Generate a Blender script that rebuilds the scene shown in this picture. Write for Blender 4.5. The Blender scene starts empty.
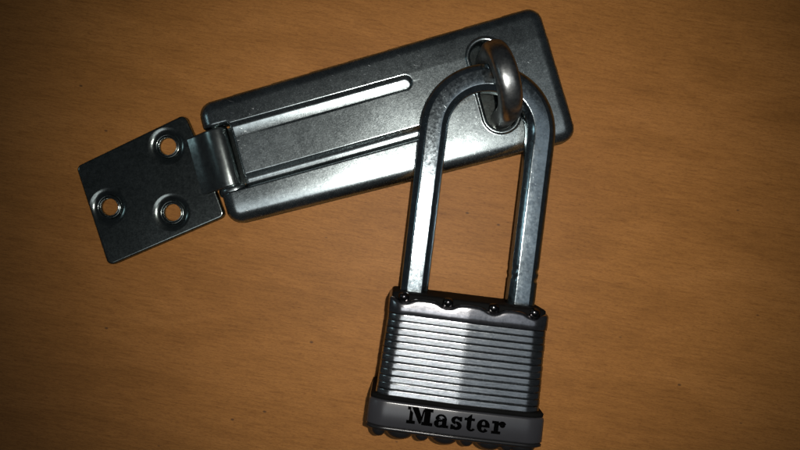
import bpy, bmesh, math, random
import numpy as np
from mathutils import Vector, Matrix

random.seed(4); np.random.seed(4)
P = 0.00035          # metres per modelling unit
H = 680.0            # camera height in units
S = bpy.context.scene
C = S.collection

# ------------------------------------------------------------ camera, world, lamps
cd = bpy.data.cameras.new('camera'); cam = bpy.data.objects.new('camera', cd); C.objects.link(cam)
cam.location = (0, 0, H * P); cd.sensor_width = 36; cd.lens = 36 * H / 800
cd.clip_start = 0.005; cd.clip_end = 20
S.camera = cam
S.render.resolution_x = 1024; S.render.resolution_y = 576
S.view_settings.view_transform = 'Standard'; S.view_settings.look = 'None'
S.view_settings.exposure = 0; S.view_settings.gamma = 1
S.render.engine = 'CYCLES'

w = bpy.data.worlds.new('World'); S.world = w; w.use_nodes = True
w.node_tree.nodes['Background'].inputs[0].default_value = (0.80, 0.90, 1.0, 1)
w.node_tree.nodes['Background'].inputs[1].default_value = 0.020

def lamp(name, kind, loc, target, **kw):
    d = bpy.data.lights.new(name, kind); o = bpy.data.objects.new(name, d); C.objects.link(o)
    o.location = Vector(loc) * P
    o.rotation_euler = (Vector(target) * P - o.location).to_track_quat('-Z', 'Y').to_euler()
    for k, v in kw.items(): setattr(d, k, v)
    return o
# the phone's flash, beside the lens
lamp('flash_lamp', 'SPOT', (33, 8, 700), (44, 4, 0), energy=1.62, color=(1.0, 0.965, 0.90),
     shadow_soft_size=0.0016, spot_size=math.radians(76), spot_blend=1.0)
# ceiling light panel of the room above the table
o = lamp('ceiling_panel_lamp', 'AREA', (-460, -850, 3400), (-460, -850, 0), energy=0.80, color=(0.94, 0.975, 1.0),
     shape='RECTANGLE', size=1500 * P, size_y=1060 * P)
o.rotation_euler = (0, 0, math.radians(-7))
# weak unseen fill, added overhead to lift the lock's right-hand reflections
lamp('side_fill_lamp', 'AREA', (1080, -350, 3300), (1080, -350, 0), energy=0.25, color=(0.80, 0.90, 1.0),
     shape='RECTANGLE', size=1300 * P, size_y=2000 * P)

lamp('left_glint_lamp', 'AREA', (-2900, 500, 2000), (-280, 30, 0), energy=0.15, color=(0.66, 0.93, 1.0),
     shape='RECTANGLE', size=380 * P, size_y=620 * P)  # unseen lamp added for glints round the countersunk holes

# ------------------------------------------------------------ helpers
def nmat(name):
    m = bpy.data.materials.new(name); m.use_nodes = True
    nt = m.node_tree; b = nt.nodes['Principled BSDF']
    return m, nt, b
def N(nt, t, **kw):
    n = nt.nodes.new(t)
    for k, v in kw.items(): setattr(n, k, v)
    return n
def ramp(nt, src, stops):
    r = N(nt, 'ShaderNodeValToRGB'); nt.links.new(src, r.inputs[0])
    e = r.color_ramp.elements
    while len(e) < len(stops): e.new(0.5)
    for i, (p, c) in enumerate(stops):
        e[i].position = p; e[i].color = c if len(c) == 4 else (*c, 1)
    return r
def mapping(nt, scale, rot=0.0, co='Object'):
    tc = N(nt, 'ShaderNodeTexCoord'); mp = N(nt, 'ShaderNodeMapping')
    nt.links.new(tc.outputs[co], mp.inputs[0])
    mp.inputs['Rotation'].default_value = (0, 0, rot)
    m2 = N(nt, 'ShaderNodeMapping'); nt.links.new(mp.outputs[0], m2.inputs[0]); m2.inputs['Scale'].default_value = scale; mp = m2
    return mp.outputs[0]
def noise(nt, vec, scale, detail=4, rough=0.6, dist=0.0):
    n = N(nt, 'ShaderNodeTexNoise'); nt.links.new(vec, n.inputs['Vector'])
    n.inputs['Scale'].default_value = scale; n.inputs['Detail'].default_value = detail
    n.inputs['Roughness'].default_value = rough; n.inputs['Distortion'].default_value = dist
    return n.outputs['Fac']
def mix(nt, fac, a, b, mode='MIX'):
    m = N(nt, 'ShaderNodeMix', data_type='RGBA', blend_type=mode)
    if isinstance(fac, float): m.inputs['Factor'].default_value = fac
    else: nt.links.new(fac, m.inputs['Factor'])
    for s, v in ((6, a), (7, b)):
        if isinstance(v, tuple): m.inputs[s].default_value = (*v, 1)
        else: nt.links.new(v, m.inputs[s])
    return m.outputs[2]

def steel(name, col=(0.55, 0.57, 0.58), rough=0.28, rvar=0.12, grain=900, bump=0.12, bdist=0.00004, scratch=0.0, blotch=0.25, dirt=0.0, streak=1, ovar=0.0):
    m, nt, b = nmat(name)
    v = mapping(nt, (1, 1, 1))
    n1 = noise(nt, v, grain, 3, 0.7)
    n2 = noise(nt, v, 55, 5, 0.65)
    dark = tuple(c * (1 - blotch) for c in col)
    c = mix(nt, ramp(nt, n2, [(0.35, (0, 0, 0)), (0.65, (1, 1, 1))]).outputs[0], dark, col)
    n5 = noise(nt, mapping(nt, (1, streak, 1)), 620 if streak == 1 else 300, 4, 0.75)
    c = mix(nt, 1.0, c, ramp(nt, n5, [(0.34, (0.72, 0.73, 0.74)), (0.5, (1, 1, 1)), (0.68, (1.22, 1.22, 1.22))]).outputs[0], 'MULTIPLY')
    oi = N(nt, 'ShaderNodeObjectInfo')
    c = mix(nt, 1.0, c, ramp(nt, oi.outputs['Random'], [(0.0, (1 - ovar,) * 3), (1.0, (1, 1, 1))]).outputs[0], 'MULTIPLY')
    if dirt:
        n4 = noise(nt, v, 420, 6, 0.8)
        c = mix(nt, ramp(nt, n4, [(0.54, (0, 0, 0)), (0.66, (dirt,) * 3)]).outputs[0], c, (0.045, 0.035, 0.028))
    rr = N(nt, 'ShaderNodeMapRange'); nt.links.new(n1, rr.inputs[0])
    rr.inputs[1].default_value = 0.3; rr.inputs[2].default_value = 0.7
    rr.inputs[3].default_value = rough - rvar / 2; rr.inputs[4].default_value = rough + rvar / 2
    rout = rr.outputs[0]
    hsrc = n1
    if scratch:
        vs = mapping(nt, (1, 9, 1), 0.55)
        n3 = noise(nt, vs, 260, 4, 0.75, 0.5)
        sc = ramp(nt, n3, [(0.665, (0, 0, 0)), (0.70, (1, 1, 1))]).outputs[0]
        c_s = sc; vm = noise(nt, v, 38, 2, 0.5)
        msk = ramp(nt, vm, [(0.52, (0, 0, 0)), (0.62, (1, 1, 1))]).outputs[0]
        ma = N(nt, 'ShaderNodeMath', operation='MULTIPLY'); nt.links.new(sc, ma.inputs[0]); nt.links.new(msk, ma.inputs[1])
        ms = N(nt, 'ShaderNodeMath', operation='MULTIPLY_ADD'); nt.links.new(ma.outputs[0], ms.inputs[0])
        ms.inputs[1].default_value = scratch; nt.links.new(rout, ms.inputs[2]); rout = ms.outputs[0]
        mh = N(nt, 'ShaderNodeMath', operation='ADD'); nt.links.new(ma.outputs[0], mh.inputs[0]); nt.links.new(n1, mh.inputs[1]); hsrc = mh.outputs[0]
        c = mix(nt, ma.outputs[0], c, (0.75, 0.77, 0.78))
    nt.links.new(c, b.inputs['Base Color']); nt.links.new(rout, b.inputs['Roughness'])
    b.inputs['Metallic'].default_value = 1
    b.inputs['Specular Tint'].default_value = (0.3, 0.3, 0.3, 1)
    bp = N(nt, 'ShaderNodeBump'); bp.inputs['Strength'].default_value = bump; bp.inputs['Distance'].default_value = bdist
    nt.links.new(hsrc, bp.inputs['Height']); nt.links.new(bp.outputs[0], b.inputs['Normal'])
    return m

def plastic(name, col, rough, spec=0.5, grain=1500, bump=0.1):
    m, nt, b = nmat(name)
    v = mapping(nt, (1, 1, 1)); n1 = noise(nt, v, grain, 3, 0.6); n2 = noise(nt, v, 90, 4, 0.7)
    c = mix(nt, n2, tuple(x * 0.8 for x in col), tuple(min(1, x * 1.2) for x in col))
    nt.links.new(c, b.inputs['Base Color']); b.inputs['Roughness'].default_value = rough
    b.inputs['Specular IOR Level'].default_value = spec
    bp = N(nt, 'ShaderNodeBump'); bp.inputs['Strength'].default_value = bump; bp.inputs['Distance'].default_value = 0.00003
    nt.links.new(n1, bp.inputs['Height']); nt.links.new(bp.outputs[0], b.inputs['Normal'])
    return m

def wood():
    m, nt, b = nmat('varnished_plywood')
    rot = math.radians(9)
    v1 = mapping(nt, (1, 4.5, 1), rot); v2 = mapping(nt, (1, 11, 1), rot); v3 = mapping(nt, (1, 1, 1))
    g1 = noise(nt, v1, 14, 6, 0.62, 0.9)       # broad figure
    g2 = noise(nt, v2, 110, 5, 0.72, 0.3)       # fine fibres
    g4 = noise(nt, mapping(nt, (1, 8, 1), rot + 0.06), 260, 4, 0.75, 0.2)
    g3 = noise(nt, mapping(nt, (1, 5, 1), rot), 420, 3, 0.6)            # pores
    bl = noise(nt, v3, 9, 3, 0.5)
    c = ramp(nt, g1, [(0.30, (0.320, 0.133, 0.029)), (0.5, (0.388, 0.164, 0.038)), (0.72, (0.440, 0.192, 0.049))]).outputs[0]
    f = ramp(nt, g2, [(0.28, (0.70, 0.66, 0.60)), (0.50, (1, 1, 1)), (0.72, (1.13, 1.14, 1.15))]).outputs[0]
    c = mix(nt, 0.85, c, f, 'MULTIPLY')
    f = ramp(nt, g4, [(0.30, (0.74, 0.70, 0.66)), (0.50, (1, 1, 1)), (0.70, (1.10, 1.11, 1.12))]).outputs[0]
    c = mix(nt, 0.75, c, f, 'MULTIPLY')
    g6 = noise(nt, mapping(nt, (1, 3.5, 1), rot - 0.04), 900, 3, 0.7)
    f = ramp(nt, g6, [(0.30, (0.66, 0.60, 0.55)), (0.48, (1, 1, 1)), (0.70, (1.12, 1.12, 1.12))]).outputs[0]
    c = mix(nt, 0.8, c, f, 'MULTIPLY')
    f = ramp(nt, g3, [(0.26, (0.55, 0.45, 0.38)), (0.37, (1, 1, 1))]).outputs[0]
    c = mix(nt, 0.8, c, f, 'MULTIPLY')
    f = ramp(nt, bl, [(0.3, (0.90, 0.87, 0.86)), (0.7, (1.05, 1.05, 1.04))]).outputs[0]
    c = mix(nt, 0.9, c, f, 'MULTIPLY')
    # sparse specks and chips
    vo = N(nt, 'ShaderNodeTexVoronoi'); vo.inputs['Scale'].default_value = 85
    vv = mapping(nt, (1, 1.7, 1), rot); nt.links.new(vv, vo.inputs['Vector'])
    sp = ramp(nt, vo.outputs['Distance'], [(0.035, (1, 1, 1)), (0.07, (0, 0, 0))]).outputs[0]
    sel = N(nt, 'ShaderNodeMath', operation='GREATER_THAN'); sel.inputs[1].default_value = 0.84
    sx = N(nt, 'ShaderNodeSeparateColor'); nt.links.new(vo.outputs['Color'], sx.inputs[0]); nt.links.new(sx.outputs[0], sel.inputs[0])
    mm = N(nt, 'ShaderNodeMath', operation='MULTIPLY'); nt.links.new(sp, mm.inputs[0]); nt.links.new(sel.outputs[0], mm.inputs[1])
    m2 = N(nt, 'ShaderNodeMath', operation='MULTIPLY'); nt.links.new(mm.outputs[0], m2.inputs[0]); m2.inputs[1].default_value = 0.75
    c = mix(nt, m2.outputs[0], c, (0.07, 0.035, 0.018))
    nt.links.new(c, b.inputs['Base Color'])
    b.inputs['Roughness'].default_value = 0.55; b.inputs['Specular IOR Level'].default_value = 0.25
    bp = N(nt, 'ShaderNodeBump'); bp.inputs['Strength'].default_value = 0.25; bp.inputs['Distance'].default_value = 0.00006
    nt.links.new(g2, bp.inputs['Height']); nt.links.new(bp.outputs[0], b.inputs['Normal'])
    return m

M_wood = wood()
M_hasp = steel('zinc_plated_steel', (0.44, 0.50, 0.51), 0.245, 0.10, 2400, 0.30, 0.00005, scratch=0.25, blotch=0.30)
M_leaf = steel('shaded_zinc_steel', (0.29, 0.325, 0.31), 0.18, 0.06, 1500, 0.10, 0.00003, blotch=0.2)  # zinc steel darkened: the leaf's dark reflection is put into the colour
M_knk = steel('lit_zinc_steel', (0.38, 0.42, 0.41), 0.25, 0.04, 1500, 0.06, 0.00002, blotch=0.12)  # lighter copy of the leaf steel, the knuckle's lit tone in the colour
M_loop = steel('cast_steel', (0.56, 0.58, 0.58), 0.31, 0.08, 700, 0.2, 0.00005, scratch=0.2, blotch=0.45)
M_shk = steel('chromed_steel', (0.55, 0.64, 0.68), 0.15, 0.10, 1100, 0.16, 0.00005, scratch=0.2, blotch=0.25, dirt=0.25)
M_cap = steel('satin_cap_steel', (0.52, 0.51, 0.53), 0.18, 0.05, 2500, 0.10, 0.00003, blotch=0.1)
M_lam = steel('laminated_steel', (0.68, 0.70, 0.71), 0.18, 0.12, 1900, 0.42, 0.00005, blotch=0.22, streak=7, ovar=0.16)
M_riv = steel('rivet_steel', (0.16, 0.15, 0.15), 0.16, 0.05)
M_bump = plastic('grey_bumper_rubber', (0.036, 0.036, 0.041), 0.27, 1.0)
M_black = plastic('black_rubber', (0.012, 0.012, 0.013), 0.28, 0.5)
M_matte = plastic('matte_black_rubber', (0.006, 0.006, 0.006), 0.8, 0.05)
M_ink = plastic('black_lettering', (0.0015, 0.0015, 0.0015), 0.7, 0.0)

def link(name, me, mat, parent=None, loc=None, smooth=True):
    me.materials.append(mat) if not me.materials else None
    if smooth:
        for p in me.polygons: p.use_smooth = True
    o = bpy.data.objects.new(name, me); C.objects.link(o)
    if parent: o.parent = parent
    if loc is not None: o.location = Vector(loc) * P
    return o
def mesh(verts, faces, name='mesh'):
    me = bpy.data.meshes.new(name)
    me.from_pydata([tuple(float(c) * P for c in v) for v in verts], [], faces); me.update()
    return me
def from_bm(bm, name='mesh', sharp=None):
    for v in bm.verts: v.co *= P
    bmesh.ops.recalc_face_normals(bm, faces=bm.faces)
    me = bpy.data.meshes.new(name); bm.to_mesh(me); bm.free()
    return me
def autosmooth(o, ang):
    o.data.set_sharp_from_angle(angle=math.radians(ang)) if hasattr(o.data, 'set_sharp_from_angle') else None
def empty(name, loc, rz, label, cat):
    e = bpy.data.objects.new(name, None); C.objects.link(e); e.empty_display_size = 0.01
    e.location = Vector(loc) * P; e.rotation_euler = (0, 0, math.radians(rz)); e['label'] = label; e['category'] = cat
    return e
def at(px, py, z=0.0):       # place on the table seen at a photo pixel -> units
    k = (H - z) / H
    return np.array([(px - 400) * k, (225 - py) * k])

def loft(rings, cap0=True, cap1=True, closed=True):
    n = len(rings[0]); V = [p for r in rings for p in r]; F = []
    for i in range(len(rings) - 1):
        for j in range(n if closed else n - 1):
            a = i * n + j; b = i * n + (j + 1) % n
            F.append((a, b, b + n, a + n))
    if cap0: F.append(tuple(range(n))[::-1])
    if cap1: F.append(tuple(range((len(rings) - 1) * n, len(rings) * n)))
    return V, F
def rrect(hw, hh, r, inset=0.0, nc=7, nf=46, bulge=0.0):
    """rounded rectangle loop in (u, w); nf points along the long faces"""
    hw -= inset; hh -= inset; r = max(r - inset, 0.6); pts = []
    Rc = r * 1.3; ex = Rc * 0.743; dr = Rc * 0.331            # 48 degree arc, then a flat side
    def corner(sx, sy, order):
        seq = [(hw - ex + Rc * math.sin(a), hh - Rc + Rc * math.cos(a)) for a in [math.radians(48) * k / nc for k in range(nc + 1)]]
        seq.append((hw - 0.0, hh - dr - 1.5))
        seq = seq if order else seq[::-1]
        for a, b in seq: pts.append((sx * a, sy * b))
    corner(1, 1, False)
    for k in range(1, nf): pts.append((hw - ex - 2 * (hw - ex) * k / nf, hh))
    corner(-1, 1, True)
    corner(-1, -1, False)
    for k in range(1, nf): pts.append((-hw + ex + 2 * (hw - ex) * k / nf, -hh))
    corner(1, -1, True)
    out = []
    for u, q in pts:
        if q > 0 and bulge: q += bulge * (1 - math.sqrt(u * u + 4) / hw) * min(1, q / hh)
        out.append((u, q))
    return out
def fix_normals(me):
    bm = bmesh.new(); bm.from_mesh(me); bmesh.ops.recalc_face_normals(bm, faces=bm.faces); bm.to_mesh(me); bm.free()

# ------------------------------------------------------------ the table
bm = bmesh.new(); bmesh.ops.create_cube(bm, size=1)
for v in bm.verts: v.co = Vector((v.co.x * 2600, v.co.y * 1900, v.co.z * 60 - 30))
bmesh.ops.bevel(bm, geom=bm.edges[:], offset=3, segments=2, affect='EDGES')
tb = link('tabletop', from_bm(bm), M_wood, smooth=False); tb['kind'] = 'structure'

# ------------------------------------------------------------ height-field plates
def smooth01(x): x = np.clip(x, 0, 1); return x * x * (3 - 2 * x)
def plate(x0, x1, y0, y1, c, sdf, hfun, zb):
    nx = int((x1 - x0) / c) + 1; ny = int((y1 - y0) / c) + 1
    X, Y = np.meshgrid(x0 + c * np.arange(nx), y0 + c * np.arange(ny), indexing='ij')
    D = sdf(X, Y); e = 0.01; eps = 0.25 * c
    out = D > -eps; near = out & (D < 3.2 * c)
    Xn, Yn = X.copy(), Y.copy()
    for _ in range(3):
        d = sdf(Xn, Yn); gx = (sdf(Xn + e, Yn) - sdf(Xn - e, Yn)) / (2 * e); gy = (sdf(Xn, Yn + e) - sdf(Xn, Yn - e)) / (2 * e)
        g = np.maximum(gx * gx + gy * gy, 0.2)
        Xn = np.where(near, Xn - d * gx / g, Xn); Yn = np.where(near, Yn - d * gy / g, Yn)
    Z = np.where(out, zb, hfun(X, Y))
    idx = np.arange(nx * ny).reshape(nx, ny)
    q = np.stack([idx[:-1, :-1], idx[1:, :-1], idx[1:, 1:], idx[:-1, 1:]], -1).reshape(-1, 4)
    ins = (~out).reshape(-1); keep = ins[q].any(1); q = q[keep]
    used = np.unique(q); rem = -np.ones(nx * ny, int); rem[used] = np.arange(len(used)); q = rem[q]
    V = np.stack([Xn.reshape(-1)[used], Yn.reshape(-1)[used], Z.reshape(-1)[used]], -1) * P
    me = bpy.data.meshes.new('plate')
    me.vertices.add(len(V)); me.vertices.foreach_set('co', V.reshape(-1).astype(np.float32))
    me.loops.add(q.size); me.loops.foreach_set('vertex_index', q.reshape(-1).astype(np.int32))
    me.polygons.add(len(q)); me.polygons.foreach_set('loop_start', (np.arange(len(q)) * 4).astype(np.int32))
    me.update(); me.validate(); me.shade_smooth()
    return me
def sd_rrect(X, Y, cx, cy, hw, hh, r):
    qx = np.abs(X - cx) - hw + r; qy = np.abs(Y - cy) - hh + r
    return np.hypot(np.maximum(qx, 0), np.maximum(qy, 0)) + np.minimum(np.maximum(qx, qy), 0) - r
def sd_caps(X, Y, ax, ay, bx, by, r):
    dx, dy = bx - ax, by - ay; t = np.clip(((X - ax) * dx + (Y - ay) * dy) / (dx * dx + dy * dy), 0, 1)
    return np.hypot(X - ax - t * dx, Y - ay - t * dy) - r
def sd_poly(X, Y, pts):
    d = np.full(X.shape, 1e9); s = np.ones(X.shape); n = len(pts)
    for i in range(n):
        ax, ay = pts[i]; bx, by = pts[i - 1]
        ex, ey = bx - ax, by - ay; wx, wy = X - ax, Y - ay
        t = np.clip((wx * ex + wy * ey) / (ex * ex + ey * ey), 0, 1)
        d = np.minimum(d, (wx - ex * t) ** 2 + (wy - ey * t) ** 2)
        c1 = Y >= ay; c2 = Y < by; c3 = ex * wy > ey * wx
        s = np.where((c1 & c2 & c3) | (~c1 & ~c2 & ~c3), -s, s)
    return s * np.sqrt(d)
def quarter(d, R): # fall of a rounded edge of radius R, d = distance inside the outline
    t = np.clip(R - d, 0, R); return R - np.sqrt(np.maximum(R * R - t * t, 0))

def edge48(d, R): # pressed edge: an arc of 48 degrees that ends in a vertical wall
    t = np.clip(R * 0.743 - d, 0, R * 0.743); return R - np.sqrt(R * R - t * t)

# ------------------------------------------------------------ the hasp
HANG = 15.4; hc = at(386.5, 117.5, 12)
ca, sa = math.cos(math.radians(HANG)), math.sin(math.radians(HANG))
def loc_h(px, py, z):
    x, y = at(px, py, z) - hc
    return x * ca + y * sa, -x * sa + y * ca
hasp = empty('hinged_hasp', (hc[0], hc[1], 0), HANG, 'long zinc-plated steel hasp with ribbed cover plate and three-hole hinge leaf lying on the wood', 'hasp')
HW, HH = 171.5, 59.5; ZT = 21.0
s0 = loc_h(484, 57, 20); s1 = loc_h(502.5, 114, 20)
sm = ((s0[0] + s1[0]) / 2); SL = 14.6
def slot(X, Y): return sd_caps(X, Y, sm, s0[1], sm, s1[1], SL)
def notch(X, Y): return sd_rrect(X, Y, -HW, 4.0, 21.5, 31.0, 3)
def inset_poly(pts, r):  # shrink the outline so that it can be rounded by r
    n = len(pts); out = []
    cen = np.mean(pts, 0)
    for i in range(n):
        p0, p1, p2 = map(np.array, (pts[i - 1], pts[i], pts[(i + 1) % n]))
        d1 = (p1 - p0) / np.linalg.norm(p1 - p0); d2 = (p2 - p1) / np.linalg.norm(p2 - p1)
        n1 = np.array([d1[1], -d1[0]]); n2 = np.array([d2[1], -d2[0]])
        if n1 @ (p1 - cen) > 0: n1 = -n1
        if n2 @ (p1 - cen) > 0: n2 = -n2
        m_ = n1 + n2; m_ /= np.linalg.norm(m_)
        out.append(tuple(p1 + m_ * r / max(0.3, m_ @ n1)))
    return out
def to_h(p): x, y = np.array(p) - hc; return (x * ca + y * sa, -x * sa + y * ca)
oq = [to_h(at(*p, 8)) for p in ((199.5, 106.2), (536.5, 7.6), (576.0, 140.0), (233.0, 225.8))]
oin = inset_poly(oq, 14.0)
def outer(X, Y): return sd_poly(X, Y, oin) - 14.0
def edge_y(X, p, q): return p[1] + (q[1] - p[1]) * (X - p[0]) / (q[0] - p[0])
def h_sdf(X, Y): return np.maximum(np.maximum(outer(X, Y), -slot(X, Y)), -notch(X, Y))
def prof(xs, ys): return lambda q: np.interp(q, xs, ys)
# upper and lower groove depth profiles, q = offset from the groove axis (positive = away from panel / up)
qs = np.linspace(-14, 14, 561)
PD = 4.75                                     # depth of the recessed middle panel at the hinge end
def panel(X): return -PD * smooth01((aU + 26 - X) / 190.0)
bU, bL = 26.0, -25.0
aU = loc_h(414, 84, 20)[0] - 8.5; aL = aU + 14
def soft(x): return np.sin(0.5 * np.pi * np.clip(x, 0, 1))
def up_prof(q, pz):      # upper groove, q > 0 towards the upper strip (level 0), q < 0 towards the panel
    t_ = np.clip(5.0 - q, 0, 11); z = -(3.2 * soft((8.0 - q) / 4.6) + 0.25 * t_ - 0.0095 * t_ * t_)
    return z + (pz - z) * smooth01((-5.8 - q) / 0.9)
def lo_prof(q, pz):      # lower groove, q > 0 towards the panel
    z = pz - 3.8 * soft((8.0 - q) / 6.5) - np.clip(3.0 - q, 0, 4) * 0.08
    return z + (0 - z) * smooth01((-1.5 - q) / 5.0)
def h_mid(X, Y):
    pz = panel(X); z = np.zeros(X.shape)
    qU = Y - bU; oU = np.maximum(X - aU, 0); rU = np.hypot(qU, oU); tU = smooth01(0.5 + 0.5 * qU / np.maximum(rU, 1e-3))
    qL = Y - bL; oL = np.maximum(X - aL, 0); rL = np.hypot(qL, oL); tL = smooth01(0.5 + 0.5 * qL / np.maximum(rL, 1e-3))
    zp = np.zeros(X.shape)
    base = np.where((Y < bU) & (Y > bL), pz, 0.0)
    zu = np.where(X > aU, (up_prof(rU, pz * 0) * tU + up_prof(-rU, pz) * (1 - tU)), up_prof(qU, pz))
    zl = np.where(X > aL, (lo_prof(rL, pz) * tL + lo_prof(-rL, pz) * (1 - tL)), lo_prof(qL, pz))
    z = np.where(rU < 8.6, zu, base); z = np.where((X <= aU) & (np.abs(qU) < 8.6), zu, z)
    z = np.where(rL < 8.6, zl, z); z = np.where((X <= aL) & (np.abs(qL) < 8.6), zl, z)
    return z
def h_h(X, Y):
    z = np.full(X.shape, ZT)
    tu = np.maximum(Y - 34, 0) / (edge_y(X, oq[0], oq[1]) - 34); z = z - 1.3 * tu - 0.7 * tu * tu        # upper strip leans away
    tl = np.maximum(-33 - Y, 0) / (-33 - edge_y(X, oq[3], oq[2])); z = z - 3.6 * tl ** 3                                           # lower strip rolls to the near side
    o5 = 0.45; z = z + (h_mid(X, Y) * 2 + h_mid(X, Y + o5) + h_mid(X, Y - o5) + h_mid(X + o5, Y) + h_mid(X - o5, Y)) / 6
    ds = slot(X, Y)
    z = z + 1.3 * smooth01((5.2 - ds) / 1.6) * (ds > -1)
    z = z - quarter(ds, 3.0)
    z = z - edge48(-outer(X, Y), 15.0)
    z = z - quarter(notch(X, Y), 3.0)
    # dents and wobble of pressed sheet
    z = z + 0.10 * np.sin(X * 0.045 + 1) * np.sin(Y * 0.09)
    return z
me = plate(-HW - 12, HW + 12, -HH - 16, HH + 12, 0.62, h_sdf, h_h, 0.3)
link('cover_plate', me, M_hasp, hasp, smooth=False)

# leaf with three countersunk holes
imz = 7.0
lp = [at(*p, imz) for p in ((76, 166.5), (185, 114), (194.5, 136), (218, 196), (225.5, 216.5), (108.5, 266.5))]
def to_h(p): x, y = np.array(p) - hc; return (x * ca + y * sa, -x * sa + y * ca)
lpl = [to_h(p) for p in lp]
RL = 6.0; lin = inset_poly(lpl, RL)
holes = [to_h(at(*p, 3)) for p in ((168.3, 146.5), (110, 207), (173, 212.5))]
def leaf_out(X, Y): return sd_poly(X, Y, lin) - RL
def l_sdf(X, Y):
    d = leaf_out(X, Y)
    for hx, hy in holes: d = np.maximum(d, 8.3 - np.hypot(X - hx, Y - hy))
    return d
LZ = 8.0
def l_h(X, Y):
    z = np.full(X.shape, LZ) - quarter(-leaf_out(X, Y), 2.2)
    for hx, hy in holes:
        r = np.hypot(X - hx, Y - hy)
        w_ = np.clip(18.6 - r, 0, 7.4)
        dish = 0.15 * w_ + 0.0065 * w_ ** 3 - 1.3 * smooth01((11.6 - r) / 3.2)
        z = z - dish
    z = z + 0.0022 * (X + 215) * 1.0
    return z
xs = [p[0] for p in lpl]; ys = [p[1] for p in lpl]
me = plate(min(xs) - 2, max(xs) + 2, min(ys) - 2, max(ys) + 2, 0.5, l_sdf, l_h, 0.4)
link('hinge_leaf', me, M_leaf, hasp, smooth=False)

# knuckle: a tongue of the leaf that rises and curls over the hinge pin
top = [(-203, 4.6), (-199, 6.9), (-195, 8.3), (-191, 9.2), (-187, 10.6), (-183, 12.7), (-179, 15.6), (-175, 17.9), (-171, 19.4), (-167, 20.2), (-163, 20.1), (-159.5, 18.9), (-156.6, 16.5), (-154.6, 12.8), (-154, 9.0), (-155.2, 5.2)]
b0, b1 = -25.5, 33.5
rings = []
for bb, ins in [(b0, 1.6), (b0 + 0.4, 0.7), (b0 + 1.1, 0.15), (b0 + 2.2, 0), (b0 + 20, 0), (b1 - 20, 0), (b1 - 2.2, 0), (b1 - 1.1, 0.15), (b1 - 0.4, 0.7), (b1, 1.6)]:
    up_, dn = [], []
    for i, (x, z) in enumerate(top):
        xa, za = top[max(i - 1, 0)]; xb, zb_ = top[min(i + 1, len(top) - 1)]
        L_ = math.hypot(xb - xa, zb_ - za); nx_, nz_ = -(zb_ - za) / L_, (xb - xa) / L_
        up_.append((x - nx_ * ins, bb, z - nz_ * ins)); dn.append((x - nx_ * (3.6 - ins * 0.3), bb, z - nz_ * (3.6 - ins * 0.3)))
    rings.append(up_ + dn[::-1])
V, F = loft(rings); me = mesh(V, F); fix_normals(me)
kn = link('hinge_knuckle', me, M_knk, hasp); autosmooth(kn, 50)

def tube(path, rad, seg=24, caps=True):
    rings = []
    for i, p in enumerate(path):
        p = Vector(p); t = (Vector(path[min(i + 1, len(path) - 1)]) - Vector(path[max(i - 1, 0)])).normalized()
        up = Vector((0, 0, 1)) if abs(t.z) < 0.9 else Vector((1, 0, 0))
        a = t.cross(up).normalized(); b = t.cross(a).normalized()
        r = rad[i] if isinstance(rad, (list, tuple)) else rad
        rings.append([tuple(p + (a * math.cos(q) + b * math.sin(q)) * r) for q in [2 * math.pi * k / seg for k in range(seg)]])
    V, F = loft(rings, caps, caps); me = mesh(V, F); fix_normals(me); return me
pin = tube([(-165, -35.0, 11.5), (-165, -34.2, 11.5), (-165, -33, 11.5), (-165, 38, 11.5), (-165, 39.5, 11.5), (-165, 40, 11.5)], [2.5, 4.6, 5.6, 5.6, 4.6, 2.5])
link('hinge_pin', pin, M_leaf, hasp)
# the two curled lugs of the cover plate at the ends of the pin
for s, yy, wd in ((-1, -29.0, 10.5), (1, 36.4, 4.4)):
    rings = []
    for bb, dr in ((-wd / 2, -4), (-wd / 2 + 0.5, -2.3), (-wd / 2 + 1.2, -1.1), (-wd / 2 + 2.1, -0.4), (-wd * 0.1, 0), (wd * 0.1, 0), (wd / 2 - 2.1, -0.4), (wd / 2 - 1.2, -1.1), (wd / 2 - 0.5, -2.3), (wd / 2, -4)):
        rings.append([(-164.5 + (13.5 if s < 0 else 10.5) * math.cos(a) * (1 + dr / 9), yy + bb, 11 + (8.6 + dr) * math.sin(a)) for a in [2 * math.pi * k / 28 for k in range(28)]])
    V, F = loft(rings); me = mesh(V, F); fix_normals(me)
    link('hinge_lug', me, M_hasp, hasp)
bm = bmesh.new(); bmesh.ops.create_cube(bm, size=1)
for v in bm.verts: v.co = Vector((v.co.x * 26 - 150, v.co.y * 58 + 4, v.co.z * 2.6 + 2.0))
bmesh.ops.bevel(bm, geom=bm.edges[:], offset=0.8, segments=2, affect='EDGES')
link('gap_shade_plate', from_bm(bm), M_leaf, hasp, smooth=False)  # dark plate added so the gap beside the knuckle reads as shade
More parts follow.
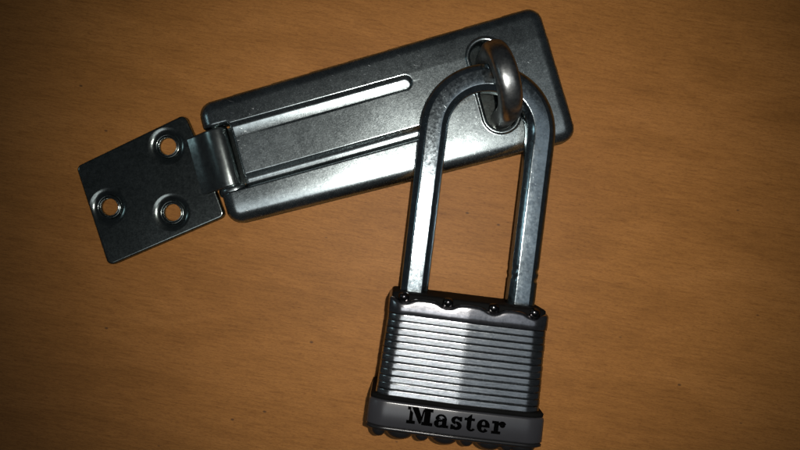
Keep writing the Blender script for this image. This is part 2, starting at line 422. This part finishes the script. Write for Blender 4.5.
# ------------------------------------------------------------ the staple
sc = ((s0[0] + s1[0]) / 2, (s0[1] + s1[1]) / 2)
stw = (hc[0] + sc[0] * ca - sc[1] * sa, hc[1] + sc[0] * sa + sc[1] * ca)
stp = empty('hasp_staple', (stw[0], stw[1], 0), HANG, 'thick round steel staple loop rising through the slot of the hasp and holding the shackle', 'staple')
bm = bmesh.new(); bmesh.ops.create_cube(bm, size=1)
for v in bm.verts: v.co = Vector((v.co.x * 48, v.co.y * 96, v.co.z * 3.2 + 2.2))
bmesh.ops.bevel(bm, geom=bm.edges[:], offset=1.0, segments=2, affect='EDGES')
link('base_plate', from_bm(bm), M_leaf, stp, smooth=False)
R = 28.6; TR = 10.4; zc = 51
path = []; rad = []
yoff = -3.6
for z in (3, 12, 22, 32, 44): path.append((1, R + yoff, z)); rad.append(TR - 0.6)
for k in range(1, 24):
    a = math.pi * k / 24; path.append((1 + 1.5 * math.sin(a), yoff + R * math.cos(a), zc + R * math.sin(a) * 1.02)); rad.append(TR + 0.7 * math.sin(a))
for z in (44, 32, 22, 12, 3): path.append((1, -R + yoff, z)); rad.append(TR - 0.6)
# keep a stable frame: sweep inside the loop's own plane
rings = []
for i, p in enumerate(path):
    p = Vector(p); t = (Vector(path[min(i + 1, len(path) - 1)]) - Vector(path[max(i - 1, 0)])).normalized()
    a = Vector((1, 0, 0)); b = t.cross(a).normalized()
    def sq(x): return math.copysign(abs(x) ** 0.74, x)
    rings.append([tuple(p + (a * sq(math.cos(q)) * 0.98 + b * sq(math.sin(q)) * 0.98) * rad[i]) for q in [2 * math.pi * k / 48 for k in range(48)]])
V, F = loft(rings); me = mesh(V, F); fix_normals(me)
link('loop', me, M_loop, stp)

# ------------------------------------------------------------ the padlock  (local: x = u across, y = v towards shackle, z up)
LA = -7.0
cl, sl = math.cos(math.radians(LA)), math.sin(math.radians(LA))
O = (62.5, -68.1)
lock = empty('padlock', (O[0], O[1], 0), LA, 'long-shackle laminated steel padlock with grey lettered bumper lying face up', 'padlock')
ZC = 39.5
def hw_at(v): return 71.0 + (-v) * 0.030
def body_ring(v, inset, hh=35.5, grow=0.0, r=15):
    return [(u, v, ZC + q) for u, q in rrect(hw_at(v) + grow, hh + grow, r, inset, bulge=3.4)]
# end cap with a scalloped front edge
RU = [-59.0, -19.5, 21.5, 58.5]
capg = 0.9
def dip(u): return sum(math.exp(-((u - r_) / 8.0) ** 2) for r_ in RU)
lv = [(-18.6, 1.6, 0), (-18.3, 0.3, 0), (-17.8, 0, 0), (-12, 0, 0), (-9, 0, 0.2), (-6.5, 0.05, 0.6), (-5.2, 0.3, 0.85), (-4.0, 0.9, 1), (-3.1, 1.8, 1), (-2.9, 2.8, 1), (-3.4, 3.4, 1), (-6, 3.6, 1), (-9, 14, 0.3)]
rings = []
for v0, ins, k in lv:
    ring = []
    for u, q in rrect(hw_at(-8) + capg, 35.5 + capg, 15, ins, nf=90, bulge=3.4):
        g = dip(u) * k * max(0, min(1, (q - 10) / 12))
        ring.append((u, v0 - 4.4 * g, ZC + q - 0.8 * g))
    rings.append(ring)
V, F = loft(rings); me = mesh(V, F); fix_normals(me)
link('end_cap', me, M_cap, lock)
V, F = loft([[(u, v0, ZC + q) for u, q in rrect(hw_at(-8) + capg, 35.5 + capg, 15, ins, nf=40, bulge=3.0)] for v0, ins in ((-14, 2.6), (-2.0, 2.6), (-0.8, 3.0), (0, 4.2), (0.3, 6.5), (0.3, 14))])
me = mesh(V, F); fix_normals(me); link('top_plate', me, M_matte, lock)
def dome(r, hgt, seg=20, rg=7):
    rings = []
    for k in range(rg):
        a = math.pi / 2 * k / rg; rings.append([(r * math.cos(a) * math.cos(t), hgt * math.sin(a), r * math.cos(a) * math.sin(t)) for t in [2 * math.pi * i / seg for i in range(seg)]])
    V, F = loft([[(x, -4, z) for x, y, z in rings[0]]] + rings); me = mesh(V, F); fix_normals(me); return me
rm = dome(5.4, 3.2); rm.materials.append(M_riv)
for r_ in RU: link('rivet', rm, M_riv, lock, (r_, -2.4, ZC + 31.2 + 3.2 * (1 - abs(r_) / 71)))
for r_ in RU: link('rivet', rm, M_riv, lock, (r_, -2.6, ZC - 26))
# laminations
v = -19.0; NL = 12; t = (93.0 - 19.0) / NL
for k in range(NL):
    a = v - t * k; b = a - t + 0.05
    j = random.uniform(-0.12, 0.12)
    rings = [body_ring(a + dv, ins, grow=j) for dv, ins in ((0, 3.4), (-0.02, 0.7), (-0.1, 0.22), (-0.25, 0.04), (-0.4, 0), (-1.6, 0), (-3, 0))]
    rings += [body_ring(b + dv, ins, grow=j) for dv, ins in ((2.2, 0), (1.05, 0), (0.9, 0.05), (0.72, 0.24), (0.3, 0.26), (0.12, 0.42), (0.02, 1.0), (0, 3.4))]
    V, F = loft(rings); me = mesh(V, F); fix_normals(me)
    o = link('lamination', me, M_lam, lock); o.rotation_euler = (random.uniform(-0.0012, 0.0012), random.uniform(-0.003, 0.003), 0)
# black core seen in the gaps
V, F = loft([body_ring(-10, 4.0), body_ring(-100, 4.0)]); me = mesh(V, F); fix_normals(me)
link('core', me, M_black, lock)
# bumper
def bring(v, inset): return [(u, v, ZC + q) for u, q in rrect(78.6 - (v + 91) * 0.018, 39.4, 17, inset, bulge=2.6)]
rings = [bring(-119.0, 12), bring(-119.0, 3.2), bring(-118.6, 1.4), bring(-117.9, 0.4), bring(-117, 0), bring(-105, 0), bring(-97.4, 0), bring(-96.5, 0.25), bring(-95.7, 0.9), bring(-95.3, 2.2), bring(-95.7, 3.2), bring(-98, 3.4), bring(-98, 12)]
V, F = loft(rings); me = mesh(V, F); fix_normals(me)
bmp = link('bumper', me, M_bump, lock)
rings = [bring(-91.6, 8), bring(-91.6, 1.8), bring(-91.9, 1.1), bring(-92.6, 0.7), bring(-94.9, 0.9), bring(-95.6, 2.4), bring(-96.5, 6)]
V, F = loft(rings); me = mesh(V, F); fix_normals(me)
link('bumper_lip', me, M_matte, lock)
rings = [bring(-118.5, 1.2), bring(-119.6, 0.2), bring(-121.5, 0.4), bring(-122.8, 2.6), bring(-123.4, 6), bring(-123.4, 12)]
V, F = loft(rings); me = mesh(V, F); fix_normals(me)
bb_ = link('bumper_base', me, M_black, lock)
big = dome(13.5, 9.5, 28, 9); sml = dome(7.2, 8.0, 20, 7)
for dm in (big, sml):
    for vv in dm.vertices: vv.co.y *= -1
    fix_normals(dm)
big.materials.append(M_black); sml.materials.append(M_black)
for zz in (ZC + 24, ZC - 22):
    for u in (-48, -7.5, 33, 66): link('bump', big, M_black, lock, (u if u < 60 else 62, -122.5, zz)).parent = bb_
    for u in (-69, -28, 12.5, 49): link('bump', sml, M_black, lock, (u if u > -66 else -67, -122.5, zz + (4 if zz > ZC else -4))).parent = bb_

# shackle: hexagonal bar bent into a long loop
OC = [(13.0, 6.4), (7.0, 11.3), (-7.0, 11.3), (-13.0, 6.4), (-13.0, -6.4), (-7.0, -11.3), (7.0, -11.3), (13.0, -6.4)]
OCT = []
for i in range(8):
    p0, p1, p2 = Vector(OC[i - 1]), Vector(OC[i]), Vector(OC[(i + 1) % 8])
    OCT += [tuple(p1 + (p0 - p1).normalized() * 0.9), tuple(p1 + (p2 - p1).normalized() * 0.9)]
HS = 50.0; CV = 157.0 - 0.5; ZS = 42.0
pts = []
for k in range(60): pts.append(('l', -14 + (CV + 14) * k / 60))
for k in range(61): pts.append(('a', math.pi - math.pi * k / 60))
for k in range(1, 121): pts.append(('r', CV - (CV + 14) * k / 120))
rings = []
for kd, s in pts:
    if kd == 'l': c = Vector((-HS, s, 0)); nrm = Vector((-1, 0, 0))
    elif kd == 'a': c = Vector((HS * math.cos(s), CV + HS * math.sin(s), 0)); nrm = Vector((math.cos(s), math.sin(s), 0))
    else: c = Vector((HS, s, 0)); nrm = Vector((1, 0, 0))
    ring = []
    for q in range(16):
            rx, rz = OCT[q][0], OCT[q][1]
            if kd == 'r':
                for v0, sgn, dp in ((24.0, 1, 3.0), (32.5, 1, 2.2), (25.5, -1, 2.6), (33.0, -1, 1.5)):
                    if rx * sgn > 10: rx -= sgn * 0.35 * dp * math.exp(-((s - v0) / 1.9) ** 4)
            ring.append(tuple(Vector((0, 0, ZS)) + c + nrm * rx + Vector((0, 0, rz))))
    rings.append(ring)
V, F = loft(rings); me = mesh(V, F); fix_normals(me)
sh = link('shackle', me, M_shk, lock); autosmooth(sh, 35)
wn = sh.modifiers.new('wn', 'WEIGHTED_NORMAL'); wn.keep_sharp = True; wn.weight = 90

# ------------------------------------------------------------ lettering on the bumper
def prism(polys, z0=0.0, h=0.35):
    bm = bmesh.new()
    for i, pl in enumerate(polys):
        zt = z0 + h + 0.015 * i
        lo = [bm.verts.new((x, y, z0 - 1.4)) for x, y in pl]; hi = [bm.verts.new((x, y, zt)) for x, y in pl]
        n = len(pl); bm.faces.new(hi); bm.faces.new(lo[::-1])
        for k in range(n): bm.faces.new((lo[k], lo[(k + 1) % n], hi[(k + 1) % n], hi[k]))
    bmesh.ops.triangulate(bm, faces=[f for f in bm.faces if len(f.verts) > 4])
    return from_bm(bm)
def rc(x0, y0, x1, y1): return [(x0, y0), (x1, y0), (x1, y1), (x0, y1)]
def band(cx, cy, rx, ry, a0, a1, wf, n=18):
    """quads along an elliptic arc (outer radii rx, ry); wf(angle in degrees) = stroke width"""
    out = []
    def pt(a):
        w_ = wf(a); r = math.radians(a); c_, s_ = math.cos(r), math.sin(r)
        return (cx + rx * c_, cy + ry * s_), (cx + (rx - w_) * c_, cy + (ry - w_ * 0.8) * s_)
    for k in range(n):
        p, q = pt(a0 + (a1 - a0) * k / n), pt(a0 + (a1 - a0) * (k + 1) / n)
        out.append([p[0], q[0], q[1], p[1]])
    return out
hv = lambda a: 1.9 + 2.6 * abs(math.cos(math.radians(a)))
glyph = {
 'M': (23.0, [rc(0, 0, 7.6, 2.6), rc(0.2, 12.2, 3.0, 14.8), [(2.2, 2.4), (5.2, 2.4), (5.2, 9.6), (2.2, 12.6)],
       [(3.6, 14.8), (9.4, 14.8), (12.9, 6.8), (12.9, 1.2), (11.2, 0.8)], [(13.3, 2.0), (15.1, 12.3), (14.6, 14.8), (13.4, 12.0), (12.7, 6.8)],
       rc(14.9, 12.2, 22.6, 14.8), rc(15.1, 2.4, 20.6, 12.4), rc(13.3, 0, 22.9, 2.6)]),
 'a': (13.2, [rc(7.2, 1.6, 11.2, 8.2), [(7.4, 0), (13.0, 0), (13.0, 2.2), (10.4, 2.4), (7.4, 2.4)]] + band(6.2, 7.0, 5.0, 4.6, 0, 165, lambda a: 2.0 + 2.2 * (a > 140)) +
       [rc(1.2, 6.6, 4.2, 8.8)] + band(5.0, 3.3, 4.8, 3.5, 75, 300, hv) + [[(5.6, 5.2), (8, 5.6), (8, 7.0), (5.4, 6.8)], [(6, 0), (8, 1.8), (7.8, 3), (6, 1.8)]]),
 's': (11.4, band(5.5, 8.0, 4.7, 3.6, 20, 262, lambda a: 2.5 + 1.0 * abs(math.cos(math.radians(a)))) + band(5.6, 3.4, 4.9, 3.7, 95, -165, lambda a: 2.7 + 1.0 * abs(math.cos(math.radians(a)))) +
       [rc(8.0, 7.6, 10.2, 11.4), rc(0.7, 0, 2.9, 3.9)]),
 't': (10.2, [rc(0, 9.0, 9.2, 11.3), [(2.4, 9.4), (6.4, 9.4), (6.4, 14.6), (5.4, 14.6), (2.4, 11.4)], rc(2.4, 2.6, 6.4, 9.4)] + band(6.4, 3.4, 4.0, 3.6, 180, 335, lambda a: 2.2 + 1.6 * abs(math.cos(math.radians(a))) * (a < 250))),
 'e': (12.4, band(5.9, 5.7, 5.7, 5.8, 0, 318, hv, 30) + [rc(3.0, 4.7, 11.5, 6.5)]),
 'r': (11.6, [rc(0, 0, 8.2, 2.4), rc(2.0, 2.2, 6.1, 9.6), rc(0, 9.0, 6.0, 11.3)] + band(9.0, 7.2, 3.9, 4.3, 25, 170, lambda a: 2.3) + [band(9.3, 8.4, 2.5, 2.5, 0, 360, lambda a: 2.4, 16)[k] for k in range(16)]),
}
word = 'Master'; gap = 0.9
tw = sum(glyph[c][0] for c in word) + gap * (len(word) - 1); sc_ = 87.0 / tw
x = -43.8
for ch in word:
    wd, polys = glyph[ch]
    me = prism([[(px * sc_, py * 1.0) for px, py in pl] for pl in polys])
    u = x + wd * sc_ / 2
    zf = ZC + 39.4 + 2.6 * (1 - math.sqrt(u * u + 4) / 77)
    o = link('letter', me, M_ink, bmp, (x, -112.6, zf + 0.1), smooth=False)
    x += (wd + gap) * sc_
    o.rotation_euler = (0, math.atan(2.6 / 77) * (1 if u > 8 else -1 if u < -8 else 0), 0)
